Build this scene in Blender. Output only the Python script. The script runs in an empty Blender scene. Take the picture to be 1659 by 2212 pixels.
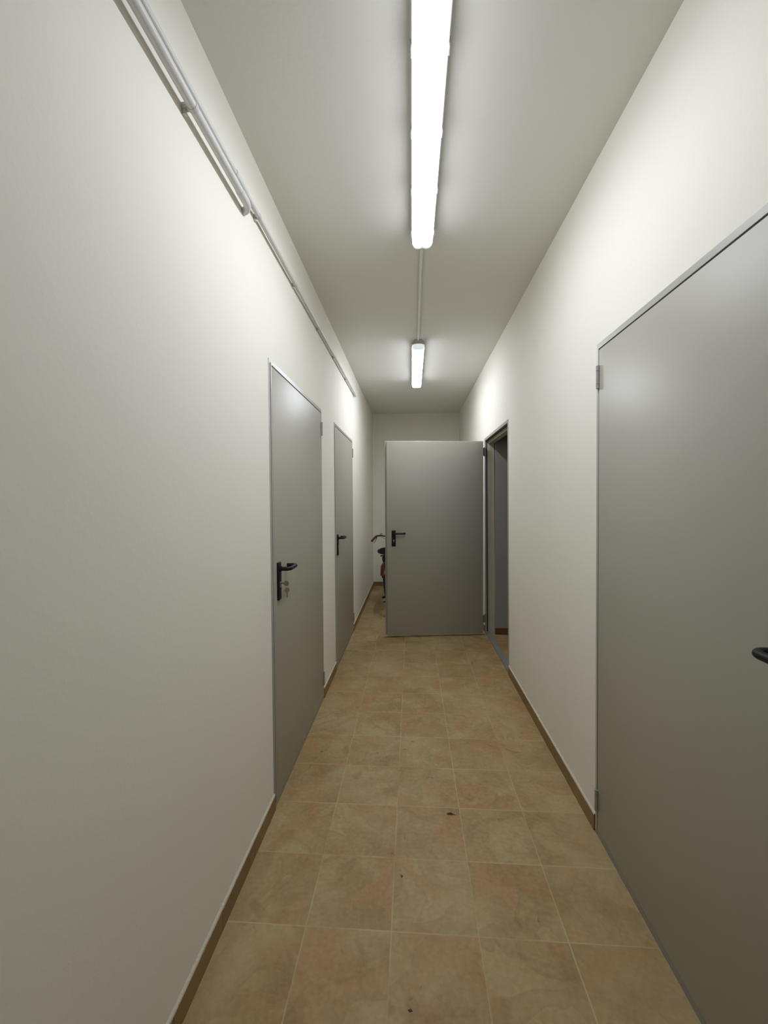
import bpy, bmesh, math, random
from mathutils import Vector, Matrix
random.seed(7)
S = bpy.context.scene
COL = S.collection
PI = math.pi

# ------------------------------------------------------------------ camera
F_PX, PITCH, YAW, ROLL, CAMH = 906.5, -0.0300, -0.0662, -0.0054, 1.4498
fw = Vector((math.sin(YAW)*math.cos(PITCH), math.cos(YAW)*math.cos(PITCH), math.sin(PITCH)))
rt = Vector((math.cos(YAW), -math.sin(YAW), 0))
up = rt.cross(fw)
rt2 = rt*math.cos(ROLL) + up*math.sin(ROLL)
up2 = up*math.cos(ROLL) - rt*math.sin(ROLL)
cam = bpy.data.cameras.new('camera'); camo = bpy.data.objects.new('camera', cam); COL.objects.link(camo)
cam.sensor_fit = 'HORIZONTAL'; cam.sensor_width = 36.0; cam.lens = F_PX/1659*36.0
cam.clip_start = 0.02
m = Matrix((rt2, up2, -fw)).transposed().to_4x4(); m.translation = (0, 0, CAMH)
camo.matrix_world = m
S.camera = camo

# ------------------------------------------------------------------ view, world, light levels
S.view_settings.view_transform = 'Standard'
S.view_settings.look = 'None'
S.view_settings.exposure = 0.0
S.view_settings.gamma = 1.0
S.view_settings.use_curve_mapping = False
w = bpy.data.worlds.new('world'); S.world = w; w.use_nodes = True
w.node_tree.nodes['Background'].inputs[0].default_value = (0.9, 0.95, 1, 1)
w.node_tree.nodes['Background'].inputs[1].default_value = 0.0
TUBE_POWER = 35.5            # emission strength of the diffuser's downward face
TUBE_SIDE = 4.0              # weaker emission of its sides (the tubes sit in a reflector tray)
FAR_LAMP = 1.22                # the far lamp's tubes are a little fresher
TUBE_COLOR = (0.955, 1.0, 1.10)

# ------------------------------------------------------------------ room dimensions
XL, XR, H = -0.648, 0.783, 2.866
YB, YN = 6.986, -3.6          # far wall, near wall behind the camera
TH = 0.09                     # wall thickness
DH = 2.096                    # outer height of door frames
T, TX, TY = 0.29, -0.3634, 1.6541
D1, D2 = (1.883, 2.990), (3.485, 4.555)
D3, D4 = (3.476, 4.598), (0.735, 1.845)
def RX(z): return XR + 0.0062*(2.1 - z)      # the right wall is slightly out of plumb

# ------------------------------------------------------------------ materials
MATS = {}
def mat(name, col, rough=0.5, metal=0.0, bump=0.0, bscale=200, bdist=0.001, var=0.0, vscale=3, coat=0.0, spec=0.5, emit=None, es=0):
    if name in MATS: return MATS[name]
    m = bpy.data.materials.new(name); m.use_nodes = True
    nt = m.node_tree; b = nt.nodes['Principled BSDF']
    b.inputs['Base Color'].default_value = (*col, 1)
    b.inputs['Roughness'].default_value = rough
    b.inputs['Metallic'].default_value = metal
    b.inputs['Specular IOR Level'].default_value = spec
    b.inputs['Coat Weight'].default_value = coat
    g = nt.nodes.new('ShaderNodeNewGeometry')
    if var > 0:
        n = nt.nodes.new('ShaderNodeTexNoise'); n.inputs['Scale'].default_value = vscale; n.inputs['Detail'].default_value = 5
        nt.links.new(g.outputs['Position'], n.inputs['Vector'])
        mx = nt.nodes.new('ShaderNodeMix'); mx.data_type = 'RGBA'
        mx.inputs[6].default_value = (*[c*(1-var) for c in col], 1); mx.inputs[7].default_value = (*[min(1, c*(1+var)) for c in col], 1)
        nt.links.new(n.outputs['Fac'], mx.inputs[0]); nt.links.new(mx.outputs[2], b.inputs['Base Color'])
    if bump > 0:
        n = nt.nodes.new('ShaderNodeTexNoise'); n.inputs['Scale'].default_value = bscale; n.inputs['Detail'].default_value = 4
        nt.links.new(g.outputs['Position'], n.inputs['Vector'])
        bp = nt.nodes.new('ShaderNodeBump'); bp.inputs['Strength'].default_value = bump; bp.inputs['Distance'].default_value = bdist
        nt.links.new(n.outputs['Fac'], bp.inputs['Height']); nt.links.new(bp.outputs['Normal'], b.inputs['Normal'])
    if emit:
        b.inputs['Emission Color'].default_value = (*emit, 1); b.inputs['Emission Strength'].default_value = es
    MATS[name] = m
    return m

def floor_material():
    m = bpy.data.materials.new('terracotta tile'); m.use_nodes = True
    nt = m.node_tree; N = nt.nodes; L = nt.links; b = N['Principled BSDF']
    def math_(op, a, c=None, v=None, clamp=False):
        n = N.new('ShaderNodeMath'); n.operation = op; n.use_clamp = clamp
        if hasattr(a, 'is_linked'): L.new(a, n.inputs[0])
        else: n.inputs[0].default_value = a
        if c is not None:
            if hasattr(c, 'is_linked'): L.new(c, n.inputs[1])
            else: n.inputs[1].default_value = c
        if v is not None: n.inputs[2].default_value = v
        return n.outputs[0]
    def ramp(src, stops, interp='LINEAR'):
        r = N.new('ShaderNodeValToRGB'); r.color_ramp.interpolation = interp
        e = r.color_ramp.elements
        while len(e) < len(stops): e.new(0.5)
        for k, (p, c) in enumerate(stops):
            e[k].position = p; e[k].color = (*c, 1) if len(c) == 3 else c
        L.new(src, r.inputs[0]); return r.outputs[0]
    def mix(f, a, c, mode='MIX'):
        n = N.new('ShaderNodeMix'); n.data_type = 'RGBA'; n.blend_type = mode
        if hasattr(f, 'is_linked'): L.new(f, n.inputs[0])
        else: n.inputs[0].default_value = f
        for i, x in ((6, a), (7, c)):
            if hasattr(x, 'is_linked'): L.new(x, n.inputs[i])
            else: n.inputs[i].default_value = (*x, 1)
        return n.outputs[2]
    g = N.new('ShaderNodeNewGeometry'); sp = N.new('ShaderNodeSeparateXYZ'); L.new(g.outputs['Position'], sp.inputs[0])
    # a little wobble so the joints are not ruler-straight
    wn = N.new('ShaderNodeTexNoise'); wn.inputs['Scale'].default_value = 22; wn.inputs['Detail'].default_value = 3
    L.new(g.outputs['Position'], wn.inputs['Vector'])
    wob = math_('MULTIPLY', math_('SUBTRACT', wn.outputs['Fac'], 0.5), 0.010)
    u = math_('DIVIDE', math_('SUBTRACT', sp.outputs[0], TX), T)
    v = math_('DIVIDE', math_('SUBTRACT', sp.outputs[1], TY), T)
    u = math_('ADD', u, 40.0); v = math_('ADD', v, 40.0)
    cu, cv = math_('FLOOR', u), math_('FLOOR', v)
    fu = math_('FRACT', math_('ADD', u, wob)); fv = math_('FRACT', math_('ADD', v, wob))
    du = math_('MINIMUM', fu, math_('SUBTRACT', 1.0, fu)); dv = math_('MINIMUM', fv, math_('SUBTRACT', 1.0, fv))
    d = math_('MINIMUM', du, dv)
    mr = N.new('ShaderNodeMapRange'); mr.inputs[1].default_value = 0.0045; mr.inputs[2].default_value = 0.0120
    mr.inputs[3].default_value = 1; mr.inputs[4].default_value = 0; L.new(d, mr.inputs[0]); grout = mr.outputs[0]
    # joints fade where dirt fills them
    gn = N.new('ShaderNodeTexNoise'); gn.inputs['Scale'].default_value = 2.6; gn.inputs['Detail'].default_value = 4
    L.new(g.outputs['Position'], gn.inputs['Vector'])
    gf = N.new('ShaderNodeMapRange'); gf.inputs[1].default_value = 0.38; gf.inputs[2].default_value = 0.60
    gf.inputs[3].default_value = 0.12; gf.inputs[4].default_value = 0.85
    L.new(gn.outputs['Fac'], gf.inputs[0])
    cell = N.new('ShaderNodeCombineXYZ'); L.new(cu, cell.inputs[0]); L.new(cv, cell.inputs[1])
    wh = N.new('ShaderNodeTexWhiteNoise'); wh.noise_dimensions = '3D'; L.new(cell.outputs[0], wh.inputs['Vector'])
    off = N.new('ShaderNodeVectorMath'); off.operation = 'SCALE'; off.inputs['Scale'].default_value = 37.0; L.new(wh.outputs['Color'], off.inputs[0])
    pos = N.new('ShaderNodeVectorMath'); pos.operation = 'ADD'; L.new(g.outputs['Position'], pos.inputs[0]); L.new(off.outputs[0], pos.inputs[1])
    def noise(scale, detail, dist, rough=0.5):
        n = N.new('ShaderNodeTexNoise'); n.inputs['Scale'].default_value = scale; n.inputs['Detail'].default_value = detail
        n.inputs['Distortion'].default_value = dist; n.inputs['Roughness'].default_value = rough
        L.new(pos.outputs[0], n.inputs['Vector']); return n.outputs['Fac']
    A = (0.335, 0.232, 0.094); B_ = (0.410, 0.232, 0.083); C_ = (0.430, 0.320, 0.150); Dk = (0.270, 0.165, 0.058)
    base = mix(ramp(noise(3.6, 3, 0.5), [(0.36, (0, 0, 0)), (0.60, (1, 1, 1))]), A, C_)
    base = mix(ramp(noise(4.2, 4, 0.8), [(0.49, (0, 0, 0)), (0.60, (0.85, 0.85, 0.85))]), base, B_)
    base = mix(ramp(noise(5.5, 5, 1.0), [(0.55, (0, 0, 0)), (0.66, (0.7, 0.7, 0.7))]), base, Dk)
    # smears with one sharp edge and one that fades out
    base = mix(ramp(noise(3.1, 2, 1.6), [(0.40, (0, 0, 0)), (0.545, (0.42, 0.42, 0.42)), (0.552, (0, 0, 0))]), base, Dk)
    # streaky brush-like swirls printed in the glaze
    wv = N.new('ShaderNodeTexWave'); wv.bands_direction = 'DIAGONAL'; wv.inputs['Scale'].default_value = 2.2
    wv.inputs['Distortion'].default_value = 9; wv.inputs['Detail'].default_value = 3; wv.inputs['Detail Scale'].default_value = 1.4
    L.new(pos.outputs[0], wv.inputs['Vector'])
    base = mix(ramp(wv.outputs['Fac'], [(0.0, (0.14, 0.14, 0.14)), (0.14, (0, 0, 0)), (1, (0, 0, 0))]), base, Dk)
    fine = N.new('ShaderNodeTexNoise'); fine.inputs['Scale'].default_value = 60; fine.inputs['Detail'].default_value = 4
    L.new(g.outputs['Position'], fine.inputs['Vector'])
    base = mix(0.16, base, ramp(fine.outputs['Fac'], [(0.3, (0.15, 0.10, 0.05)), (0.7, (0.60, 0.47, 0.28))]))
    # dusty film, walked into the middle of the passage
    dn = N.new('ShaderNodeTexNoise'); dn.inputs['Scale'].default_value = 1.9; dn.inputs['Detail'].default_value = 6; dn.inputs['Roughness'].default_value = 0.65
    L.new(g.outputs['Position'], dn.inputs['Vector'])
    base = mix(ramp(dn.outputs['Fac'], [(0.46, (0, 0, 0)), (0.66, (0.55, 0.55, 0.55))]), base, (0.455, 0.37, 0.205))
    # small dark scuffs
    sc = N.new('ShaderNodeTexNoise'); sc.inputs['Scale'].default_value = 13; sc.inputs['Detail'].default_value = 2; sc.inputs['Distortion'].default_value = 1.2
    L.new(g.outputs['Position'], sc.inputs['Vector'])
    base = mix(ramp(sc.outputs['Fac'], [(0.70, (0, 0, 0)), (0.76, (0.5, 0.5, 0.5))]), base, (0.12, 0.085, 0.04))
    col = mix(math_('MULTIPLY', grout, gf.outputs[0]), base, (0.50, 0.405, 0.23))
    L.new(col, b.inputs['Base Color'])
    rr = N.new('ShaderNodeMapRange'); rr.inputs[3].default_value = 0.42; rr.inputs[4].default_value = 0.62
    L.new(dn.outputs['Fac'], rr.inputs[0]); L.new(rr.outputs[0], b.inputs['Roughness'])
    b.inputs['Specular IOR Level'].default_value = 0.3
    h = math_('SUBTRACT', math_('MULTIPLY', fine.outputs['Fac'], 0.25), grout)
    bp = N.new('ShaderNodeBump'); bp.inputs['Strength'].default_value = 0.35; bp.inputs['Distance'].default_value = 0.0012
    L.new(h, bp.inputs['Height']); L.new(bp.outputs['Normal'], b.inputs['Normal'])
    return m

M_WALL = mat('white wall paint', (0.87, 0.845, 0.755), 0.75, bump=0.2, bscale=70, bdist=0.002, var=0.02, vscale=2.5, spec=0.3)
M_CEIL = mat('white ceiling paint', (0.825, 0.81, 0.76), 0.85, bump=0.25, bscale=60, bdist=0.002, var=0.02, vscale=2, spec=0.2)
M_PLAST = mat('cream plaster', (0.52, 0.49, 0.38), 0.9, bump=0.4, bscale=90, var=0.06, vscale=9)
M_FLOOR = floor_material()
M_SKIRT = mat('brown tile skirting', (0.26, 0.165, 0.062), 0.5, bump=0.2, bscale=60, var=0.25, vscale=7)
M_CAULK = mat('pale skirting edge', (0.62, 0.57, 0.46), 0.8, bump=0.6, bscale=120, bdist=0.003)
M_DOOR = mat('grey-green door enamel', (0.425, 0.412, 0.348), 0.41, bump=0.16, bscale=55, bdist=0.0015, spec=0.42, var=0.02, vscale=4)
M_FRAME = mat('grey frame enamel', (0.44, 0.435, 0.39), 0.36, bump=0.1, bscale=60)
M_HINGE = mat('grey hinge steel', (0.34, 0.325, 0.305), 0.45)
M_SILL = mat('galvanised threshold', (0.36, 0.37, 0.37), 0.45, metal=0.5, bump=0.2, bscale=80)
M_SHADE = mat('painted dark shade', (0.03, 0.03, 0.028), 0.8)  # near-black colour that paints shade in the door gaps and jamb
M_BLK = mat('black nylon', (0.008, 0.008, 0.010), 0.45, bump=0.1, bscale=300, spec=0.3)
M_STEEL = mat('nickel steel', (0.55, 0.53, 0.50), 0.3, metal=0.9)
M_KEY = mat('tarnished key brass', (0.27, 0.215, 0.13), 0.38, metal=0.5)
M_PIPE2 = mat('bright white conduit plastic', (0.86, 0.86, 0.82), 0.5)
M_SKIRT2 = mat('shade-darkened skirting', (0.13, 0.068, 0.025), 0.6, var=0.2, vscale=7)  # brown skirting darkened in colour for the dim side room
M_PIPE = mat('white conduit plastic', (0.66, 0.66, 0.63), 0.38)
M_CLIP = mat('white conduit clip', (0.60, 0.60, 0.57), 0.5)
M_ROOMDIM = mat('wall colour dimmed for side room', (0.34, 0.325, 0.29), 0.9, bump=0.3, bscale=80, var=0.05, vscale=3)  # white walls coloured grey so the side room reads as dim
M_LBODY = mat('grey lamp housing', (0.46, 0.46, 0.45), 0.5)
M_LCLIP = mat('lamp clip steel', (0.35, 0.35, 0.37), 0.35, metal=0.6)
M_EMIT = mat('lit diffuser', (0.8, 0.8, 0.8), 0.4, emit=TUBE_COLOR, es=TUBE_POWER)
def tray_emission(m, k):
    n = m.node_tree; g = n.nodes.new('ShaderNodeNewGeometry'); sx = n.nodes.new('ShaderNodeSeparateXYZ'); r = n.nodes.new('ShaderNodeMapRange')
    n.links.new(g.outputs['Normal'], sx.inputs[0]); n.links.new(sx.outputs[2], r.inputs[0])
    r.inputs[1].default_value = -0.9; r.inputs[2].default_value = -0.1; r.inputs[3].default_value = TUBE_POWER*k; r.inputs[4].default_value = TUBE_SIDE*k
    n.links.new(r.outputs[0], n.nodes['Principled BSDF'].inputs['Emission Strength'])
tray_emission(M_EMIT, 1.0)
M_EMIT2 = mat('lit diffuser of the far lamp', (0.8, 0.8, 0.8), 0.4, emit=TUBE_COLOR, es=TUBE_POWER)
tray_emission(M_EMIT2, FAR_LAMP)
M_LEND = mat('frosted diffuser end', (0.50, 0.56, 0.54), 0.35, emit=(0.90, 1.0, 0.95), es=0.60)

# ------------------------------------------------------------------ mesh helpers
def obj(name, bm, m, parent=None, smooth=False, **props):
    bmesh.ops.recalc_face_normals(bm, faces=bm.faces)
    me = bpy.data.meshes.new(name); bm.to_mesh(me); bm.free()
    if smooth:
        for p in me.polygons: p.use_smooth = True
        try: me.set_sharp_from_angle(angle=math.radians(38))
        except Exception: pass
    me.materials.append(m)
    o = bpy.data.objects.new(name, me); COL.objects.link(o)
    if parent: o.parent = parent
    for k, v in props.items(): o[k] = v
    return o
def thing(name, label, cat, loc=(0, 0, 0), group=None, kind=None):
    o = bpy.data.objects.new(name, None); COL.objects.link(o); o.location = loc
    o.empty_display_size = 0.1
    o['label'] = label; o['category'] = cat
    if group: o['group'] = group
    if kind: o['kind'] = kind
    bpy.context.view_layer.update()
    return o
def attach(o, parent):       # parent a mesh built in world coordinates
    o.parent = parent; o.matrix_parent_inverse = parent.matrix_world.inverted(); return o
def box(bm, lo, hi, bev=0.0, f=None, seg=2):
    b2 = bmesh.new(); bmesh.ops.create_cube(b2, size=1)
    for v in b2.verts:
        v.co = Vector([lo[i] + (v.co[i]+0.5)*(hi[i]-lo[i]) for i in range(3)])
    if bev > 0: bmesh.ops.bevel(b2, geom=list(b2.edges), offset=bev, segments=seg, affect='EDGES', profile=0.5)
    if f:
        for v in b2.verts: v.co = Vector(f(v.co))
    merge(bm, b2)
def merge(bm, b2):
    mp = {v: bm.verts.new(v.co) for v in b2.verts}
    for fc in b2.faces:
        try: bm.faces.new([mp[v] for v in fc.verts])
        except ValueError: pass
    b2.free()
def tube(bm, pts, r, n=12, caps=True, closed=False, flat=1.0):
    pts = [Vector(p) for p in pts]; rs = r if isinstance(r, (list, tuple)) else [r]*len(pts)
    rings = []; prev = None
    for i, p in enumerate(pts):
        if closed: t = (pts[(i+1) % len(pts)] - pts[i-1])
        else: t = pts[min(i+1, len(pts)-1)] - pts[max(i-1, 0)]
        t.normalize()
        if prev is None:
            a = Vector((0, 0, 1)) if abs(t.z) < 0.9 else Vector((1, 0, 0))
            nrm = t.cross(a).normalized()
        else:
            nrm = (prev - t*prev.dot(t)).normalized()
        prev = nrm; bn = t.cross(nrm)
        rings.append([bm.verts.new(p + nrm*math.cos(2*PI*k/n)*rs[i] + bn*math.sin(2*PI*k/n)*rs[i]*flat) for k in range(n)])
    m_ = len(rings)
    for i in range(m_ if closed else m_-1):
        a, c = rings[i], rings[(i+1) % m_]
        for k in range(n): bm.faces.new((a[k], a[(k+1) % n], c[(k+1) % n], c[k]))
    if caps and not closed:
        bm.faces.new(rings[0][::-1]); bm.faces.new(rings[-1])
def arc(c, a0, a1, r, plane='xz', n=8):
    out = []
    for k in range(n+1):
        t = a0 + (a1-a0)*k/n; d = [0, 0, 0]
        d['xyz'.index(plane[0])] = r*math.cos(t); d['xyz'.index(plane[1])] = r*math.sin(t)
        out.append(Vector(c) + Vector(d))
    return out
def extrude_profile(bm, prof, y0, y1, f=None, caps=True):
    """prof: list of (x, z); extruded along y"""
    A_ = [bm.verts.new(f((x, y0, z)) if f else (x, y0, z)) for x, z in prof]
    B2 = [bm.verts.new(f((x, y1, z)) if f else (x, y1, z)) for x, z in prof]
    n = len(prof)
    for k in range(n): bm.faces.new((A_[k], A_[(k+1) % n], B2[(k+1) % n], B2[k]))
    if caps: bm.faces.new(A_[::-1]); bm.faces.new(B2)

FL = lambda c: (XL + c[0], c[1], c[2])            # local (out from wall, along, up) -> left wall
FR = lambda c: (RX(c[2]) - c[0], c[1], c[2])      # same for the right wall

# ------------------------------------------------------------------ the room
def wall_with_openings(name, f, openings, label):
    """wall slab from n=-TH to 0 with door openings (y0, y1, top)"""
    bm = bmesh.new(); y = YN
    for (a, b, t) in sorted(openings):
        box(bm, (-TH, y, 0), (0, a, H), f=f); box(bm, (-TH, a, t), (0, b, H), f=f); y = b
    box(bm, (-TH, y, 0), (0, YB, H), f=f)
    bmesh.ops.remove_doubles(bm, verts=bm.verts, dist=1e-5)
    return obj(name, bm, M_WALL, kind='structure', label=label, category='wall')
wall_with_openings('wall_left', FL, [(D1[0], D1[1], DH), (D2[0], D2[1], DH)], 'white painted left wall of the corridor with two closed grey doors')
wall_with_openings('wall_right', FR, [(D4[0], D4[1], DH), (D3[0], D3[1], DH)], 'white painted right wall of the corridor with a near closed door and an open doorway')
bm = bmesh.new(); box(bm, (XL-TH, YB, 0), (XR+TH+0.02, YB+0.12, H)); obj('wall_far', bm, M_WALL, kind='structure', label='white end wall behind the bicycle', category='wall')
bm = bmesh.new(); box(bm, (XL-TH, YN-0.12, 0), (XR+TH+0.02, YN, H)); obj('wall_near', bm, M_WALL, kind='structure', label='white wall closing the corridor behind the viewer', category='wall')
bm = bmesh.new(); box(bm, (XL-TH, YN-0.12, H), (XR+TH+0.02, YB+0.12, H+0.12)); obj('ceiling', bm, M_CEIL, kind='structure', label='white corridor ceiling carrying the two tube lamps', category='ceiling')
bm = bmesh.new(); box(bm, (XL-TH, YN-0.12, -0.1), (XR+TH+0.02, YB+0.12, 0)); obj('floor', bm, M_FLOOR, kind='structure', label='beige terracotta tiled corridor floor with pale joints', category='floor')
# the dark side room beyond the open doorway
RX0, RX1, RY0, RY1 = XR+TH+0.004, 2.9, 1.6, 4.515
bm = bmesh.new(); box(bm, (XR+TH+0.02, RY0, -0.1), (RX1, RY1, 0)); obj('floor', bm, M_FLOOR, kind='structure', label='beige tiled floor of the dark side room', category='floor')
bm = bmesh.new(); box(bm, (XR+TH+0.02, RY0, 2.70), (RX1, RY1, 2.8)); obj('ceiling', bm, M_ROOMDIM, kind='structure', label='ceiling of the dark side room', category='ceiling')
bm = bmesh.new(); box(bm, (RX0+0.006, RY1, 0), (RX1+0.1, RY1+0.1, 2.8)); obj('wall_room_far', bm, M_ROOMDIM, kind='structure', label='white wall darkened as if unlit seen through the open doorway', category='wall')
bm = bmesh.new(); box(bm, (RX1, RY0-0.1, 0), (RX1+0.1, RY1, 2.8)); obj('wall_room_right', bm, M_ROOMDIM, kind='structure', label='right wall of the dark side room', category='wall')
bm = bmesh.new(); box(bm, (RX0+0.02, RY0-0.1, 0), (RX1, RY0, 2.8)); obj('wall_room_near', bm, M_ROOMDIM, kind='structure', label='near wall of the dark side room', category='wall')

# skirting tiles, one object per run, with a pale ragged plaster edge on top
SK_H, SK_T = 0.070, 0.009
def skirting(name, f, y0, y1, label):
    bm = bmesh.new()
    y = y0
    while y < y1 - 1e-4:
        e = min(y + T, y1)
        box(bm, (0.0, y+0.0007, 0), (SK_T, e-0.0007, SK_H), bev=0.001, f=f, seg=1); y = e
    o = obj(name, bm, M_SKIRT, kind='structure', label=label, category='baseboard')
    # ragged pale filler line along the top of the skirting
    bm = bmesh.new(); n = max(2, int((y1-y0)/0.012)); rg = random.Random(int(y0*1000)+3)
    top, bot, back = [], [], []
    for k in range(n+1):
        yy = y0 + (y1-y0)*k/n
        h = SK_H + 0.0035 + 0.002*rg.random() + (0.005*rg.random() if rg.random() < 0.05 else 0)
        d = SK_T*0.8 + 0.0012*rg.random()
        bot.append(bm.verts.new(f((d, yy, SK_H-0.0002)))); top.append(bm.verts.new(f((d*0.8, yy, h)))); back.append(bm.verts.new(f((0.0, yy, h+0.004))))
    for k in range(n):
        bm.faces.new((bot[k], bot[k+1], top[k+1], top[k])); bm.faces.new((top[k], top[k+1], back[k+1], back[k]))
    c = obj('filler_edge', bm, M_CAULK); attach(c, o)
skirting('baseboard_left', FL, YN, D1[0], 'brown tile skirting along the left wall before the first door')
skirting('baseboard_left', FL, D1[1], D2[0], 'brown tile skirting between the two left doors')
skirting('baseboard_left', FL, D2[1], YB, 'brown tile skirting on the left wall beyond the second door')
skirting('baseboard_right', FR, YN, D4[0], 'brown tile skirting on the right wall behind the viewer')
skirting('baseboard_right', FR, D4[1], D3[0], 'brown tile skirting on the right wall between near door and open doorway')
skirting('baseboard_right', FR, D3[1], YB, 'brown tile skirting on the right wall behind the open door leaf')
def far_skirt(name, x0, x1, y, label, m=M_SKIRT):
    bm = bmesh.new(); box(bm, (x0, y-SK_T, 0), (x1, y, SK_H), bev=0.001, seg=1)
    o = obj(name, bm, m, kind='structure', label=label, category='baseboard')
far_skirt('baseboard_far', XL+SK_T, XR+0.004, YB, 'brown tile skirting along the end wall')
far_skirt('baseboard_room', RX0+0.008, RX1, RY1, 'shade-darkened skirting in the side room seen through the doorway', M_SKIRT2)

# ------------------------------------------------------------------ doors
FW = 0.027     # visible face of the steel frame
def frame_mesh(f, a, b, depth, stop):
    bm = bmesh.new()
    P_ = 0.003
    for (y0, y1) in ((a, a+FW), (b-FW, b)): box(bm, (-depth, y0, 0), (P_, y1, DH), bev=0.0015, f=f, seg=1)
    box(bm, (-depth, a+FW-0.001, DH-FW), (P_, b-FW+0.001, DH), bev=0.0015, f=f, seg=1)
    if stop:
        s = 0.014
        for (y0, y1) in ((a+FW, a+FW+s), (b-FW-s, b-FW)): box(bm, (-depth, y0, 0), (-depth+0.014, y1, DH-FW), bev=0.001, f=f, seg=1)
        box(bm, (-depth, a+FW, DH-FW-s), (-depth+0.014, b-FW, DH-FW), bev=0.001, f=f, seg=1)
    return bm
def hinge_mesh(f, y, z0, z1):
    bm = bmesh.new()
    segs = ((z0, z0+0.018, 0.0082), (z0+0.0195, z1-0.0215, 0.0082), (z1-0.020, z1, 0.0086))
    for (a, b, r) in segs:
        tube(bm, [f((0.010, y, a)), f((0.010, y, b))], r, 14)
    tube(bm, [f((0.010, y, z0)), f((0.010, y, z1))], 0.006, 10)
    box(bm, (0.0, y-0.012, z0+0.004), (0.006, y+0.012, z1-0.004), f=f)
    return bm
def handle_parts(parent, f, yc, sgn, zl=1.120, key=True, plate=(0.970, 1.152), n0=0.006, along=0.118):
    """long plate + return lever; sgn = direction of the lever along the leaf"""
    bm = bmesh.new(); box(bm, (n0, yc-0.021, plate[0]), (n0+0.011, yc+0.021, plate[1]), bev=0.004, f=f, seg=3)
    attach(obj('handle_plate', bm, M_BLK, smooth=True, label='black nylon handle plate'), parent)
    bm = bmesh.new()
    R_ = 0.020; n1 = n0+0.058
    loc = [(n0+0.009, yc, zl), (n1-R_, yc, zl)]
    loc += [(n1-R_+R_*math.sin(t), yc+sgn*(R_-R_*math.cos(t)), zl) for t in [PI/2*k/6 for k in range(1, 7)]]
    loc += [(n1, yc+sgn*(along-R_), zl)]
    loc += [(n1-R_+R_*math.cos(t), yc+sgn*(along-R_+R_*math.sin(t)), zl) for t in [PI/2*k/6 for k in range(1, 7)]]
    loc += [(n0+0.010, yc+sgn*along, zl)]
    tube(bm, [f(p) for p in loc], 0.0098, 16)
    tube(bm, [f((n0+0.008, yc, zl)), f((n0+0.017, yc, zl))], 0.0145, 20)
    attach(obj('lever_handle', bm, M_BLK, smooth=True, label='black return lever handle'), parent)
    zc = 1.050 if zl > 1.11 else zl-0.072
    bm = bmesh.new()
    tube(bm, [f((n0+0.008, yc, zc)), f((n0+0.0135, yc, zc))], 0.0085, 18)
    box(bm, (n0+0.008, yc-0.005, zc-0.021), (n0+0.0128, yc+0.005, zc), bev=0.002, f=f)
    attach(obj('lock_cylinder', bm, M_STEEL, smooth=True, label='bright metal lock cylinder'), parent)
    return zc
def closed_door(name, f, a, b, latch_low, label):
    root = thing(name, label, 'door', f((0, (a+b)/2, 0)), kind='structure')
    bm = frame_mesh(f, a, b, 0.07, False)
    q0, q1 = FW-0.010, FW
    for (y0, y1) in ((a+q0, a+q1), (b-q1, b-q0)): box(bm, (0.0, y0, 0.026), (0.0075, y1, DH-q0), bev=0.001, f=f, seg=1)
    box(bm, (0.0, a+q1-0.001, DH-q1), (0.0075, b-q1+0.001, DH-q0), bev=0.001, f=f, seg=1)
    attach(obj('door_frame', bm, M_FRAME, smooth=True), root)
    g = 0.0045; ya, yb = a+FW+g, b-FW-g; z0, z1 = 0.030, DH-FW-g
    bm = bmesh.new(); box(bm, (-0.045, ya, z0), (0.007, yb, z1), bev=0.0018, f=f)
    leaf = attach(obj('door_leaf', bm, M_DOOR, smooth=True), root)
    bm = bmesh.new()  # near-flush black strip imitates the dark gap around the leaf
    for (y0, y1) in ((a+FW-0.001, ya+0.002), (yb-0.002, b-FW+0.001)): box(bm, (-0.03, y0, 0.028), (0.0052, y1, DH-FW-0.001), f=f)
    box(bm, (-0.03, a+FW, z1-0.002), (0.0052, b-FW, DH-FW+0.001), f=f)
    attach(obj('shade_strip', bm, M_SHADE, label='dark strip painting the shade of the gap'), root)
    bm = bmesh.new(); box(bm, (-0.07, a+0.001, 0), (0.0045, b-0.001, 0.026), bev=0.001, f=f, seg=1)
    attach(obj('threshold', bm, M_SILL, label='galvanised metal threshold'), root)
    hy = (yb+0.001) if latch_low else (ya-0.001)
    for (q0, q1) in ((0.113, 0.205), (1.905, 1.999)):
        attach(obj('hinge', hinge_mesh(f, hy, q0, q1), M_HINGE, smooth=True), root)
    yc = ya+0.052 if latch_low else yb-0.052
    handle_parts(leaf, f, yc, 1 if latch_low else -1)
    return root
closed_door('door_1', FL, D1[0], D1[1], True, 'closed grey steel door on the left wall with keys hanging in its lock')
closed_door('door_2', FL, D2[0], D2[1], True, 'second closed grey steel door on the left wall, farther away')
# near right door: its latch edge is on the near side
closed_door('door_4', FR, D4[0], D4[1], True, 'large closed grey steel door on the right wall cut by the picture edge')

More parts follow.
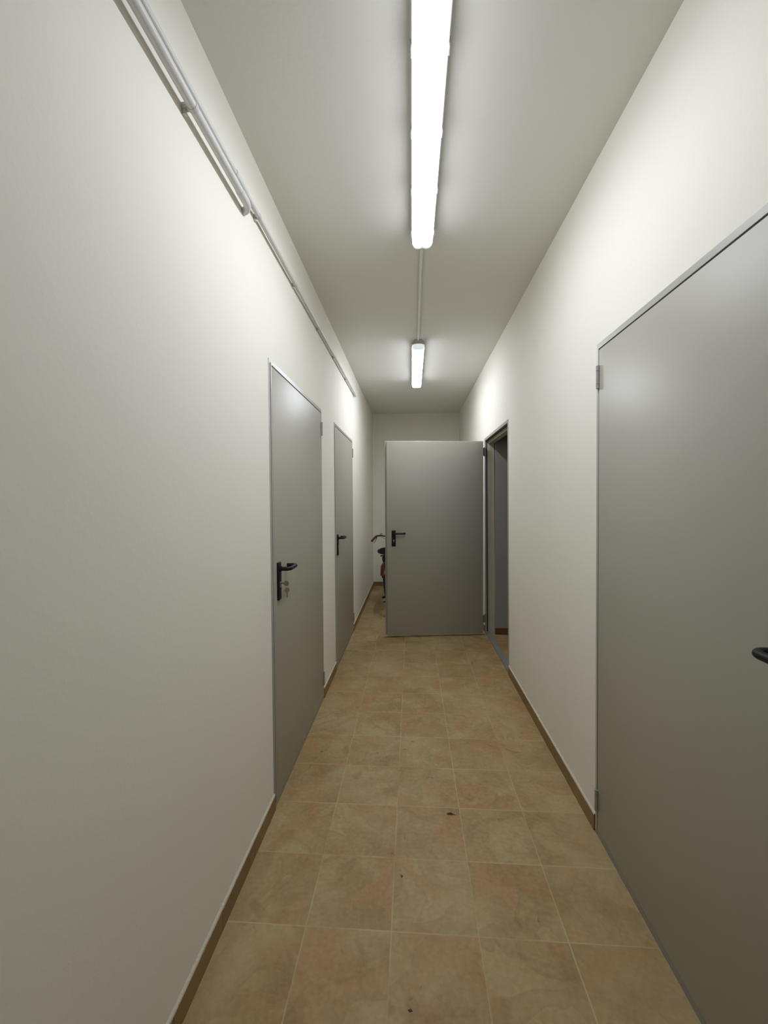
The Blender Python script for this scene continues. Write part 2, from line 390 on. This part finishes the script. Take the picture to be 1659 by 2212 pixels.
# door 3: open doorway and swung leaf
root3 = thing('door_3', 'grey steel door standing open across the corridor at the right-hand doorway', 'door', FR((0, (D3[0]+D3[1])/2, 0)), kind='structure')
attach(obj('door_frame', frame_mesh(FR, D3[0], D3[1], 0.036, True), M_FRAME, smooth=True), root3)
bm = bmesh.new()  # black strip added to darken the shadowed jamb
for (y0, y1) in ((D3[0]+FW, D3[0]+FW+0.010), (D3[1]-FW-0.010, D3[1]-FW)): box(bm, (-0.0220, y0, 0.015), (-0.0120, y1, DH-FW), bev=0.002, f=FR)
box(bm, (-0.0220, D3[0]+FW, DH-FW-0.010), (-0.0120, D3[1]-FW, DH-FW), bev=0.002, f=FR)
attach(obj('shade_strip', bm, M_SHADE, label='black strip painting shade on the frame rebate'), root3)
bm = bmesh.new(); box(bm, (-0.05, D3[0]+0.001, 0), (0.003, D3[1]-0.001, 0.014), bev=0.001, f=FR, seg=1)
attach(obj('threshold', bm, M_SILL, label='pale galvanised threshold strip'), root3)
bm = bmesh.new()
for (y0, y1) in ((D3[0]+0.0, D3[0]+FW+0.035), (D3[1]-FW-0.035, D3[1])): box(bm, (-TH-0.0005, y0, 0), (-0.0362, y1, DH-FW), f=FR)
box(bm, (-TH-0.0005, D3[0], DH-FW-0.03), (-0.0362, D3[1], DH), f=FR)
attach(obj('plaster_reveal', bm, M_PLAST, label='cream plaster reveal behind the frame'), root3)
bm = bmesh.new()
attach(obj('hinge', hinge_mesh(FR, 4.566, 0.113, 0.205), M_HINGE, smooth=True), root3)
attach(obj('hinge', hinge_mesh(FR, 4.566, 1.905, 1.999), M_HINGE, smooth=True), root3)
ANG = math.radians(7.3)
U3 = Vector((-math.cos(ANG), -math.sin(ANG), 0)); N3 = Vector((math.sin(ANG), -math.cos(ANG), 0)); A3 = Vector((0.770, 4.537, 0))
F3 = lambda c: tuple(A3 + U3*c[1] + N3*c[0] + Vector((0, 0, c[2])))     # (towards viewer, along leaf, up)
bm = bmesh.new()
box(bm, (0.006, 0.028, 0.024), (0.058, 1.043, 2.046), bev=0.0018, f=F3)
box(bm, (0.0, 0.012, 0.024), (0.006, 1.060, 2.062), bev=0.0015, f=F3, seg=1)
leaf3 = attach(obj('door_leaf', bm, M_DOOR, smooth=True), root3)
handle_parts(leaf3, F3, 0.975, -1, zl=1.096, plate=(0.962, 1.128), n0=0.0575, along=0.112)
bm = bmesh.new()
for z in (0.16, 1.95): box(bm, (-0.006, -0.004, z-0.04), (0.0005, 0.03, z+0.04), f=F3)
attach(obj('hinge_leaf', bm, M_HINGE), leaf3)

# ------------------------------------------------------------------ keys in door 1
YK = D1[0]+FW+0.0035+0.052; ZK = 1.050
def key_mesh(bm, to, blade=0.026, bow=0.0125):
    """key in a local plane: p along, q across, t thickness"""
    ring = []
    n = 18
    for k in range(n):
        a = 2*PI*k/n; ring.append((-math.cos(a)*bow, math.sin(a)*bow*1.02))
    def plate(pts, th):
        A_ = [bm.verts.new(to(p, q, -th)) for p, q in pts]; B2 = [bm.verts.new(to(p, q, th)) for p, q in pts]
        bm.faces.new(A_[::-1]); bm.faces.new(B2)
        for k in range(len(pts)): bm.faces.new((A_[k], A_[(k+1) % len(pts)], B2[(k+1) % len(pts)], B2[k]))
    plate(ring, 0.0011)
    e = bow*0.8
    plate([(e, -0.0045), (e+0.006, -0.0045), (e+0.006, -0.0035), (e+0.010, -0.0018), (e+0.013, -0.0034), (e+0.017, -0.0015), (e+0.020, -0.0032),
           (e+blade-0.003, -0.0020), (e+blade, 0.0005), (e+blade-0.003, 0.0035), (e, 0.0038)], 0.0010)
bm = bmesh.new()
c0 = 0.0465
key_mesh(bm, lambda p, q, t: FL((c0 - p, YK + t, ZK + q)), blade=0.020)
k1 = obj('key', bm, M_KEY, label='metal key inserted in the lock of the first left door', category='key')
bm = bmesh.new()
tube(bm, [FL((c0+0.004+0.0095*math.cos(a)*0.6, YK+0.003+0.004*math.cos(a), ZK-0.012+0.0105*math.sin(a))) for a in [2*PI*k/20 for k in range(20)]], 0.0009, 8, closed=True)
obj('key_ring', bm, M_STEEL, smooth=True, label='thin split ring linking the two keys at the first left door', category='key ring')
bm = bmesh.new()
cy, cz = YK+0.004, ZK-0.033
key_mesh(bm, lambda p, q, t: FL((c0+0.002 + t*0.8 + q*0.55, cy + q*0.84 - t*0.55, cz - p)), blade=0.027)
obj('key', bm, M_KEY, label='spare metal key dangling below the key in the lock', category='key')

# ------------------------------------------------------------------ ceiling lamps
def lamp(y0, y1, xc, label, emit):
    root = thing('ceiling_lamp', label, 'lamp', (xc, (y0+y1)/2, H), group='tube lamps on the corridor ceiling')
    bm = bmesh.new()
    prof = [(-0.030, H), (-0.056, H-0.030), (-0.056, H-0.046), (0.056, H-0.046), (0.056, H-0.030), (0.030, H)]
    extrude_profile(bm, [(xc+x, z) for x, z in prof], y0+0.012, y1-0.012)
    box(bm, (xc-0.058, y0+0.004, H-0.048), (xc+0.058, y1-0.004, H-0.038), bev=0.003)
    attach(obj('housing', bm, M_LBODY), root)
    # diffuser: rounded trough with a soft twin bulge
    def prof_d(s, dz=0.0):
        pts = []
        for k in range(25):
            a = PI*k/24
            x = -0.0535*math.cos(a)
            x = math.copysign(abs(x/0.0535)**0.62, x)*0.0535
            z = -0.043*(math.sin(a)**0.45) + 0.0022*math.exp(-(x/0.010)**2)
            pts.append((xc + x*s, H-0.0465 + z*s + dz))
        return pts
    bm = bmesh.new()
    rows_ = []
    EL = 0.044
    lobe = lambda x: 0.013*abs(math.sin(PI*max(-1, min(1, (x-xc)/0.0535))))
    for k in range(9):
        yy = y0+EL+(y1-y0-2*EL)*k/8; e = -1 if k == 0 else (1 if k == 8 else 0)
        rows_.append([bm.verts.new((x, yy+e*lobe(x), z)) for x, z in prof_d(1.0)])
    for a, c in zip(rows_, rows_[1:]):
        for k in range(24): bm.faces.new((a[k], a[k+1], c[k+1], c[k]))
    attach(obj('diffuser', bm, emit, smooth=True, label='lit white diffuser'), root)
    for (ye, sg) in ((y0, -1), (y1, 1)):
        bm = bmesh.new(); rr_ = []
        for k in range(7):
            t = k/6; s = math.sqrt(max(0.0, 1-(t*0.93)**2))*0.30 + 0.70*(1-t**5*0.6)
            # scalloped end: the tubes' round ends show as two lobes
            row = []
            for (x, z) in prof_d(s):
                row.append(bm.verts.new((x, ye - sg*(EL-0.0002) + sg*((EL-0.004)*t + lobe(x)*(1-0.7*t)), z)))
            rr_.append(row)
        for a, c in zip(rr_, rr_[1:]):
            for k in range(24): bm.faces.new((a[k], a[k+1], c[k+1], c[k]))
        bm.faces.new(rr_[-1])
        attach(obj('diffuser_end', bm, M_LEND, smooth=True, label='frosted end of the diffuser'), root)
    nclip = 5
    for side in (-1, 1):
        for k in range(nclip):
            yy = y0 + 0.10 + (y1-y0-0.20)*k/(nclip-1)
            bm = bmesh.new(); x = xc + side*0.0585
            box(bm, (x-0.0025, yy-0.014, H-0.062), (x+0.0025, yy+0.014, H-0.030), bev=0.001)
            attach(obj('clip', bm, M_LCLIP), root)
    return root
lamp(0.93, 2.296, 0.060, 'long bright tube lamp on the ceiling nearest the viewer', M_EMIT)
lamp(3.755, 5.085, 0.062, 'far tube lamp on the ceiling above the open door', M_EMIT2)
bm = bmesh.new(); tube(bm, [(0.060, 2.28, H-0.0085), (0.058, 2.7, H-0.0085), (0.061, 3.2, H-0.0085), (0.062, 3.765, H-0.0085)], 0.0075, 14)
cc = obj('ceiling_conduit', bm, M_PIPE2, smooth=True, label='thin white cable conduit on the ceiling joining the two lamps', category='conduit')
for y in (2.33, 3.03, 3.73):
    bm = bmesh.new(); tube(bm, [(0.060, y-0.012, H-0.0085), (0.060, y+0.012, H-0.0085)], 0.0090, 14)
    attach(obj('sleeve', bm, M_PIPE2, smooth=True), cc)

# ------------------------------------------------------------------ conduits on the left wall
AX, AZ, AR = XL+0.030, 2.570, 0.0140
bm = bmesh.new()
pts = [(AX, YN+0.02, AZ), (AX, 0.4, AZ), (AX, 1.0, AZ), (AX, 1.575, AZ)] + \
      [(AX-0.032*(1-math.cos(t)), 1.575+0.045*math.sin(t), AZ-0.004*(1-math.cos(t))) for t in [PI/2*k/8 for k in range(1, 9)]] + [(XL-0.004, 1.621, AZ-0.005)]
tube(bm, pts, AR, 20)
ca = obj('wall_conduit', bm, M_PIPE, smooth=True, label='thicker white conduit high on the left wall ending in an elbow', category='conduit', group='conduits on the left wall')
bm = bmesh.new(); tube(bm, [(AX, 1.515, AZ), (AX, 1.575, AZ)], AR+0.0012, 20); attach(obj('elbow_socket', bm, M_PIPE, smooth=True), ca)
BX, BZ, BR = XL+0.019, 2.624, 0.0102
bm = bmesh.new(); tube(bm, [(BX, YN+0.02, BZ), (BX, 1.2, BZ), (BX, 3.0, BZ-0.002), (BX, 4.70, BZ)], BR, 18)
cb = obj('wall_conduit', bm, M_PIPE, smooth=True, label='slim white conduit running on past the elbow above the left doors', category='conduit', group='conduits on the left wall')
bm = bmesh.new(); tube(bm, [(BX, 1.50, BZ), (BX, 1.60, BZ)], BR+0.002, 18); attach(obj('sleeve', bm, M_PIPE, smooth=True), cb)
bm = bmesh.new(); box(bm, (XL, 4.66, BZ-0.020), (XL+0.032, 4.73, BZ+0.018), bev=0.005, seg=3); attach(obj('end_box', bm, M_PIPE, smooth=True, label='small white end fitting'), cb)
def clip(parent, y, x, z, r, h=0.03):
    bm = bmesh.new()
    box(bm, (XL, y-0.008, z-r*0.6), (x, y+0.008, z+r*0.6), bev=0.001)
    tube(bm, [(x, y-0.007, z), (x, y+0.007, z)], r+0.0012, 18)
    box(bm, (XL, y-0.006, z-r-0.009), (XL+0.010, y+0.006, z-r*0.5), bev=0.001)
    attach(obj('clip', bm, M_CLIP, smooth=True), parent)
for y in (-0.4, 0.4, 1.19): clip(ca, y, AX, AZ, AR)
for y in (1.735, 2.29, 2.88, 3.45, 4.08): clip(cb, y, BX, BZ, BR)

# ------------------------------------------------------------------ bits on the floor
def leaf_litter(name, x, y, s, label, cat, seed):
    rg = random.Random(seed); bm = bmesh.new(); n = 14
    c = bm.verts.new((0, 0, 0.0035*s/0.02)); ring = []
    for k in range(n):
        a = 2*PI*k/n; r = s*(0.45+0.55*rg.random())*(1.0 if k % 2 else 0.62)
        ring.append(bm.verts.new((r*math.cos(a)*1.25, r*math.sin(a)*0.7, rg.random()*0.004*s/0.02+0.0006)))
    for k in range(n): bm.faces.new((c, ring[k], ring[(k+1) % n]))
    geo = bmesh.ops.extrude_face_region(bm, geom=list(bm.faces))
    for v in [g for g in geo['geom'] if isinstance(g, bmesh.types.BMVert)]: v.co.z = max(0.0, v.co.z-0.001)
    o = obj(name, bm, M_LITTER, label=label, category=cat); o.location = (x, y, 0.0); return o
M_LITTER = mat('dry brown leaf', (0.055, 0.035, 0.010), 0.8, var=0.3, vscale=90)
o = leaf_litter('dry_leaf', 0.171, 1.905, 0.017, 'crumpled dark brown leaf scrap, largest bit lying on the floor tiles', 'leaf', 2)
tb = bmesh.new(); tube(tb, [(0.012, 0.0, 0.002), (0.024, -0.005, 0.0012)], 0.0008, 6); attach_o = obj('stalk', tb, M_LITTER, parent=o)
o = leaf_litter('dry_leaf', -0.043, 1.572, 0.008, 'thin upright sliver of dry leaf on the floor nearer the viewer', 'leaf', 5); o.rotation_euler.z = 1.9
o = leaf_litter('dirt_crumb', -0.009, 1.149, 0.008, 'small dirt crumb at the bottom of the picture', 'dirt', 9)
o = leaf_litter('dirt_crumb', -0.523, 2.345, 0.006, 'tiny dark crumb on the floor in front of the first left door', 'dirt', 11)
o = leaf_litter('dirt_crumb', -0.120, 3.262, 0.005, 'tiny dark crumb on the floor short of the open door', 'dirt', 13)

# ------------------------------------------------------------------ bicycle behind the open door
M_TYRE = mat('black tyre rubber', (0.012, 0.011, 0.011), 0.7, bump=0.3, bscale=150)
M_RED = mat('dark red bicycle paint', (0.115, 0.022, 0.008), 0.4, coat=0.1)
M_BMETAL = mat('dull bicycle steel', (0.32, 0.31, 0.29), 0.4, metal=0.8)
M_GRIP = mat('red-brown rubber grip', (0.13, 0.022, 0.014), 0.7)
M_SADDLE = mat('black saddle vinyl', (0.010, 0.010, 0.012), 0.45)
bike = thing('bicycle', 'red bicycle with black saddle parked behind the open door', 'bicycle', (-0.250, 5.38, 0.0))
RW, BASE = 0.315, 1.02
def bpart(name, bm, m, parent=None, **kw): return obj(name, bm, m, parent=parent or bike, smooth=True, **kw)
def wheel(y):
    bm = bmesh.new(); tube(bm, [(0, y+(RW-0.022)*math.cos(a), RW+(RW-0.022)*math.sin(a)) for a in [2*PI*k/56 for k in range(56)]], 0.022, 14, closed=True)
    wl = bpart('wheel', bm, M_TYRE, label='black tyred wheel')
    bm = bmesh.new(); tube(bm, [(0, y+(RW-0.050)*math.cos(a), RW+(RW-0.050)*math.sin(a)) for a in [2*PI*k/56 for k in range(56)]], 0.011, 8, closed=True); bpart('rim', bm, M_BMETAL, wl)
    bm = bmesh.new()
    for k in range(28):
        a = 2*PI*k/28; sx = 0.025 if k % 2 else -0.025; b_ = a + (0.35 if (k//2) % 2 else -0.35)
        tube(bm, [(sx, y+0.018*math.cos(b_), RW+0.018*math.sin(b_)), (0, y+(RW-0.05)*math.cos(a), RW+(RW-0.05)*math.sin(a))], 0.0011, 5)
    bpart('spokes', bm, M_BMETAL, wl)
    bm = bmesh.new(); tube(bm, [(-0.055, y, RW), (0.055, y, RW)], 0.010, 12); tube(bm, [(-0.03, y, RW), (0.03, y, RW)], 0.020, 16); bpart('hub', bm, M_BMETAL, wl)
wheel(0.0); wheel(BASE)
BBk = Vector((0, 0.44, 0.27)); ST = Vector((0, 0.29, 0.655)); HB = Vector((0, 0.865, 0.60)); HT = Vector((0, 0.825, 0.74))
bm = bmesh.new()
tube(bm, [BBk, ST], 0.015, 14); tube(bm, [BBk, HB+(HT-HB)*0.1], 0.018, 14); tube(bm, [ST*0.96+BBk*0.04, HB+(HT-HB)*0.75], 0.015, 14); tube(bm, [HB, HT], 0.019, 14)
for s in (-1, 1):
    tube(bm, [BBk+Vector((s*0.02, -0.02, 0)), Vector((s*0.055, 0.0, RW))], 0.009, 10)
    tube(bm, [ST+Vector((s*0.012, 0, -0.03)), Vector((s*0.040, 0.17, 0.50)), Vector((s*0.055, 0.0, RW))], 0.007, 10)
tube(bm, [BBk-Vector((0.035, 0, 0)), BBk+Vector((0.035, 0, 0))], 0.021, 14)
bpart('frame', bm, M_RED, label='dark red frame')
bm = bmesh.new()
tube(bm, [HT+Vector((0, -0.005, 0.012)), HB, HB+Vector((0, 0.012, -0.03))], 0.014, 12)
for s in (-1, 1): tube(bm, [HB+Vector((0, 0.012, -0.03)), Vector((s*0.045, 0.885, 0.56)), Vector((s*0.048, 0.93, 0.44)), Vector((s*0.05, BASE, RW))], 0.010, 10)
bpart('fork', bm, M_RED)
bm = bmesh.new(); tube(bm, [HT, Vector((0, 0.81, 0.87)), Vector((0, 0.825, 0.905)), Vector((0, 0.865, 0.915))], 0.012, 12); bpart('stem', bm, M_BMETAL)
bm = bmesh.new(); tube(bm, [ST, ST+(ST-BBk).normalized()*0.10], 0.0125, 12); bpart('seat_post', bm, M_BMETAL)
# handlebar with rise, sweep and drooping grips
side_pts = [(0.0, 0.865, 0.915), (0.04, 0.865, 0.915), (0.085, 0.855, 0.930), (0.125, 0.845, 0.943), (0.165, 0.825, 0.944), (0.19, 0.80, 0.934)]
grip_pts = [(0.19, 0.80, 0.934), (0.215, 0.755, 0.913), (0.238, 0.705, 0.890)]
hp = [(-x, y, z) for x, y, z in (side_pts+grip_pts)[::-1]] + (side_pts+grip_pts)[1:]
bm = bmesh.new(); tube(bm, hp, 0.0110, 12); hbar = bpart('handlebar', bm, M_SADDLE, label='dark bent handlebar')
for s in (-1, 1):
    bm = bmesh.new(); tube(bm, [(s*x, y, z) for x, y, z in grip_pts], [0.0165, 0.0175, 0.0165], 14); bpart('grip', bm, M_GRIP, hbar, label='red-brown grip')
    bm = bmesh.new()
    tube(bm, [(s*0.178, 0.818, 0.935), (s*0.180, 0.822, 0.912), (s*0.196, 0.800, 0.886), (s*0.222, 0.762, 0.850)], [0.006, 0.0055, 0.0045, 0.0035], 8)
    tube(bm, [(s*0.166, 0.822, 0.944), (s*0.184, 0.808, 0.938)], 0.0150, 12)
    bpart('brake_lever', bm, M_SADDLE, hbar)
bm = bmesh.new()
bmesh.ops.create_uvsphere(bm, u_segments=18, v_segments=10, radius=0.019)
for v in bm.verts: v.co = Vector((v.co.x-0.105, v.co.y+0.850, max(v.co.z, -0.004)+0.957))
bpart('bell', bm, M_BMETAL, hbar)
bm = bmesh.new()
tube(bm, [(-0.155, 0.84, 0.935), (-0.10, 0.93, 0.90), (-0.02, 0.93, 0.82), (0.0, 0.89, 0.70)], 0.0025, 6)
tube(bm, [(0.155, 0.84, 0.935), (0.10, 0.93, 0.91), (0.02, 0.93, 0.83), (0.0, 0.88, 0.66)], 0.0025, 6)
bpart('brake_cable', bm, M_SADDLE, hbar)
# saddle: wide rounded tail, narrow nose
bm = bmesh.new(); sp_ = []
for k in range(13):
    t = k/12; y = 0.11 + t*0.265
    hw = 0.084*math.exp(-((t-0.22)/0.33)**2)*(1 if t > 0.06 else 0.78) + 0.017*(1-t*0.3)
    hh = 0.042*(1-0.5*t)
    zc = 0.775 + 0.010*math.cos(t*PI)
    sp_.append([bm.verts.new((hw*math.cos(a), y, zc + (hh if math.sin(a) > 0 else hh*1.25)*math.copysign(abs(math.sin(a))**0.8, math.sin(a)))) for a in [2*PI*j/18 for j in range(18)]])
for a, c in zip(sp_, sp_[1:]):
    for j in range(18): bm.faces.new((a[j], a[(j+1) % 18], c[(j+1) % 18], c[j]))
bm.faces.new(sp_[0][::-1]); bm.faces.new(sp_[-1])
sad = bpart('saddle', bm, M_SADDLE, label='black padded saddle')
bm = bmesh.new()
for s in (-1, 1): tube(bm, [(s*0.035, 0.135, 0.752), (s*0.030, 0.18, 0.728), (s*0.022, 0.27, 0.728), (s*0.012, 0.35, 0.752)], 0.0038, 8)
tube(bm, [(-0.06, 0.120, 0.722), (0.06, 0.120, 0.722)], 0.009, 10)
bpart('saddle_rail', bm, M_SADDLE, sad)
bm = bmesh.new(); box(bm, (-0.050, 0.135, 0.615), (0.050, 0.235, 0.705), bev=0.022, seg=4); bpart('saddle_bag', bm, M_SADDLE, label='small black bag under the saddle')
# mudguards
def fender(name, yc, a0, a1, hw):
    bm = bmesh.new(); rows_ = []; n = 22
    for k in range(n+1):
        a = a0+(a1-a0)*k/n; row = []
        for j in range(9):
            q = -1+2*j/8; r = RW+0.022-0.030*q*q
            row.append(bm.verts.new((hw*q, yc+r*math.cos(a), RW+r*math.sin(a))))
        rows_.append(row)
    for r0, r1 in zip(rows_, rows_[1:]):
        for j in range(8): bm.faces.new((r0[j], r0[j+1], r1[j+1], r1[j]))
    bmesh.ops.solidify(bm, geom=list(bm.faces), thickness=0.0015)
    bpart(name, bm, M_RED, label='dark red mudguard')
fender('mudguard', 0.0, math.radians(45), math.radians(140), 0.046)
fender('mudguard', BASE, math.radians(60), math.radians(168), 0.034)
bm = bmesh.new(); box(bm, (-0.024, -0.292, 0.500), (0.024, -0.276, 0.540), bev=0.004); bpart('reflector', bm, M_GRIP, label='red rear reflector')
# cranks, chainring, pedals
bm = bmesh.new(); tube(bm, [(0.045, BBk.y+0.085*math.cos(a), BBk.z+0.085*math.sin(a)) for a in [2*PI*k/32 for k in range(32)]], 0.005, 8, closed=True)
for k in range(5):
    a = 2*PI*k/5; tube(bm, [(0.045, BBk.y, BBk.z), (0.045, BBk.y+0.082*math.cos(a), BBk.z+0.082*math.sin(a))], 0.006, 8)
bpart('chainring', bm, M_BMETAL)
bm = bmesh.new(); tube(bm, [(0.045, BBk.y+0.086, BBk.z)] + arc((0.045, BBk.y, BBk.z), 0, PI/2+0.1, 0.089, 'yz', 8)[1:] + arc((0.045, 0, RW), PI/2+0.1, 3*PI/2-0.1, 0.040, 'yz', 10) + arc((0.045, BBk.y, BBk.z), -PI/2-0.1, 0, 0.089, 'yz', 8)[:-1], 0.0035, 6, closed=True)
bpart('chain', bm, M_TYRE)
for s, dz, dy in ((-1, -0.15, -0.06), (1, 0.15, 0.06)):
    bm = bmesh.new(); tube(bm, [(s*0.06, BBk.y, BBk.z), (s*0.075, BBk.y+dy, BBk.z+dz)], [0.011, 0.008], 10)
    cr = bpart('crank', bm, M_BMETAL)
    bm = bmesh.new(); box(bm, (min(s*0.085, s*0.165), BBk.y+dy-0.035, BBk.z+dz-0.011), (max(s*0.085, s*0.165), BBk.y+dy+0.035, BBk.z+dz+0.011), bev=0.004)
    tube(bm, [(s*0.07, BBk.y+dy, BBk.z+dz), (s*0.09, BBk.y+dy, BBk.z+dz)], 0.006, 8)
    bpart('pedal', bm, M_TYRE, cr, label='black pedal')
LEAN = math.radians(9.0)
bm = bmesh.new()
kx = -0.150
tube(bm, [(-0.035, 0.40, 0.255), (-0.07, 0.42, 0.17), (kx, 0.48, 0.033), (kx-0.03, 0.482, 0.030)], [0.008, 0.007, 0.007, 0.009], 10)
bpart('kickstand', bm, M_TYRE, label='black kickstand on the left side')
bike.rotation_euler = (0, -LEAN, math.radians(-3.2))
bpy.context.view_layer.update()
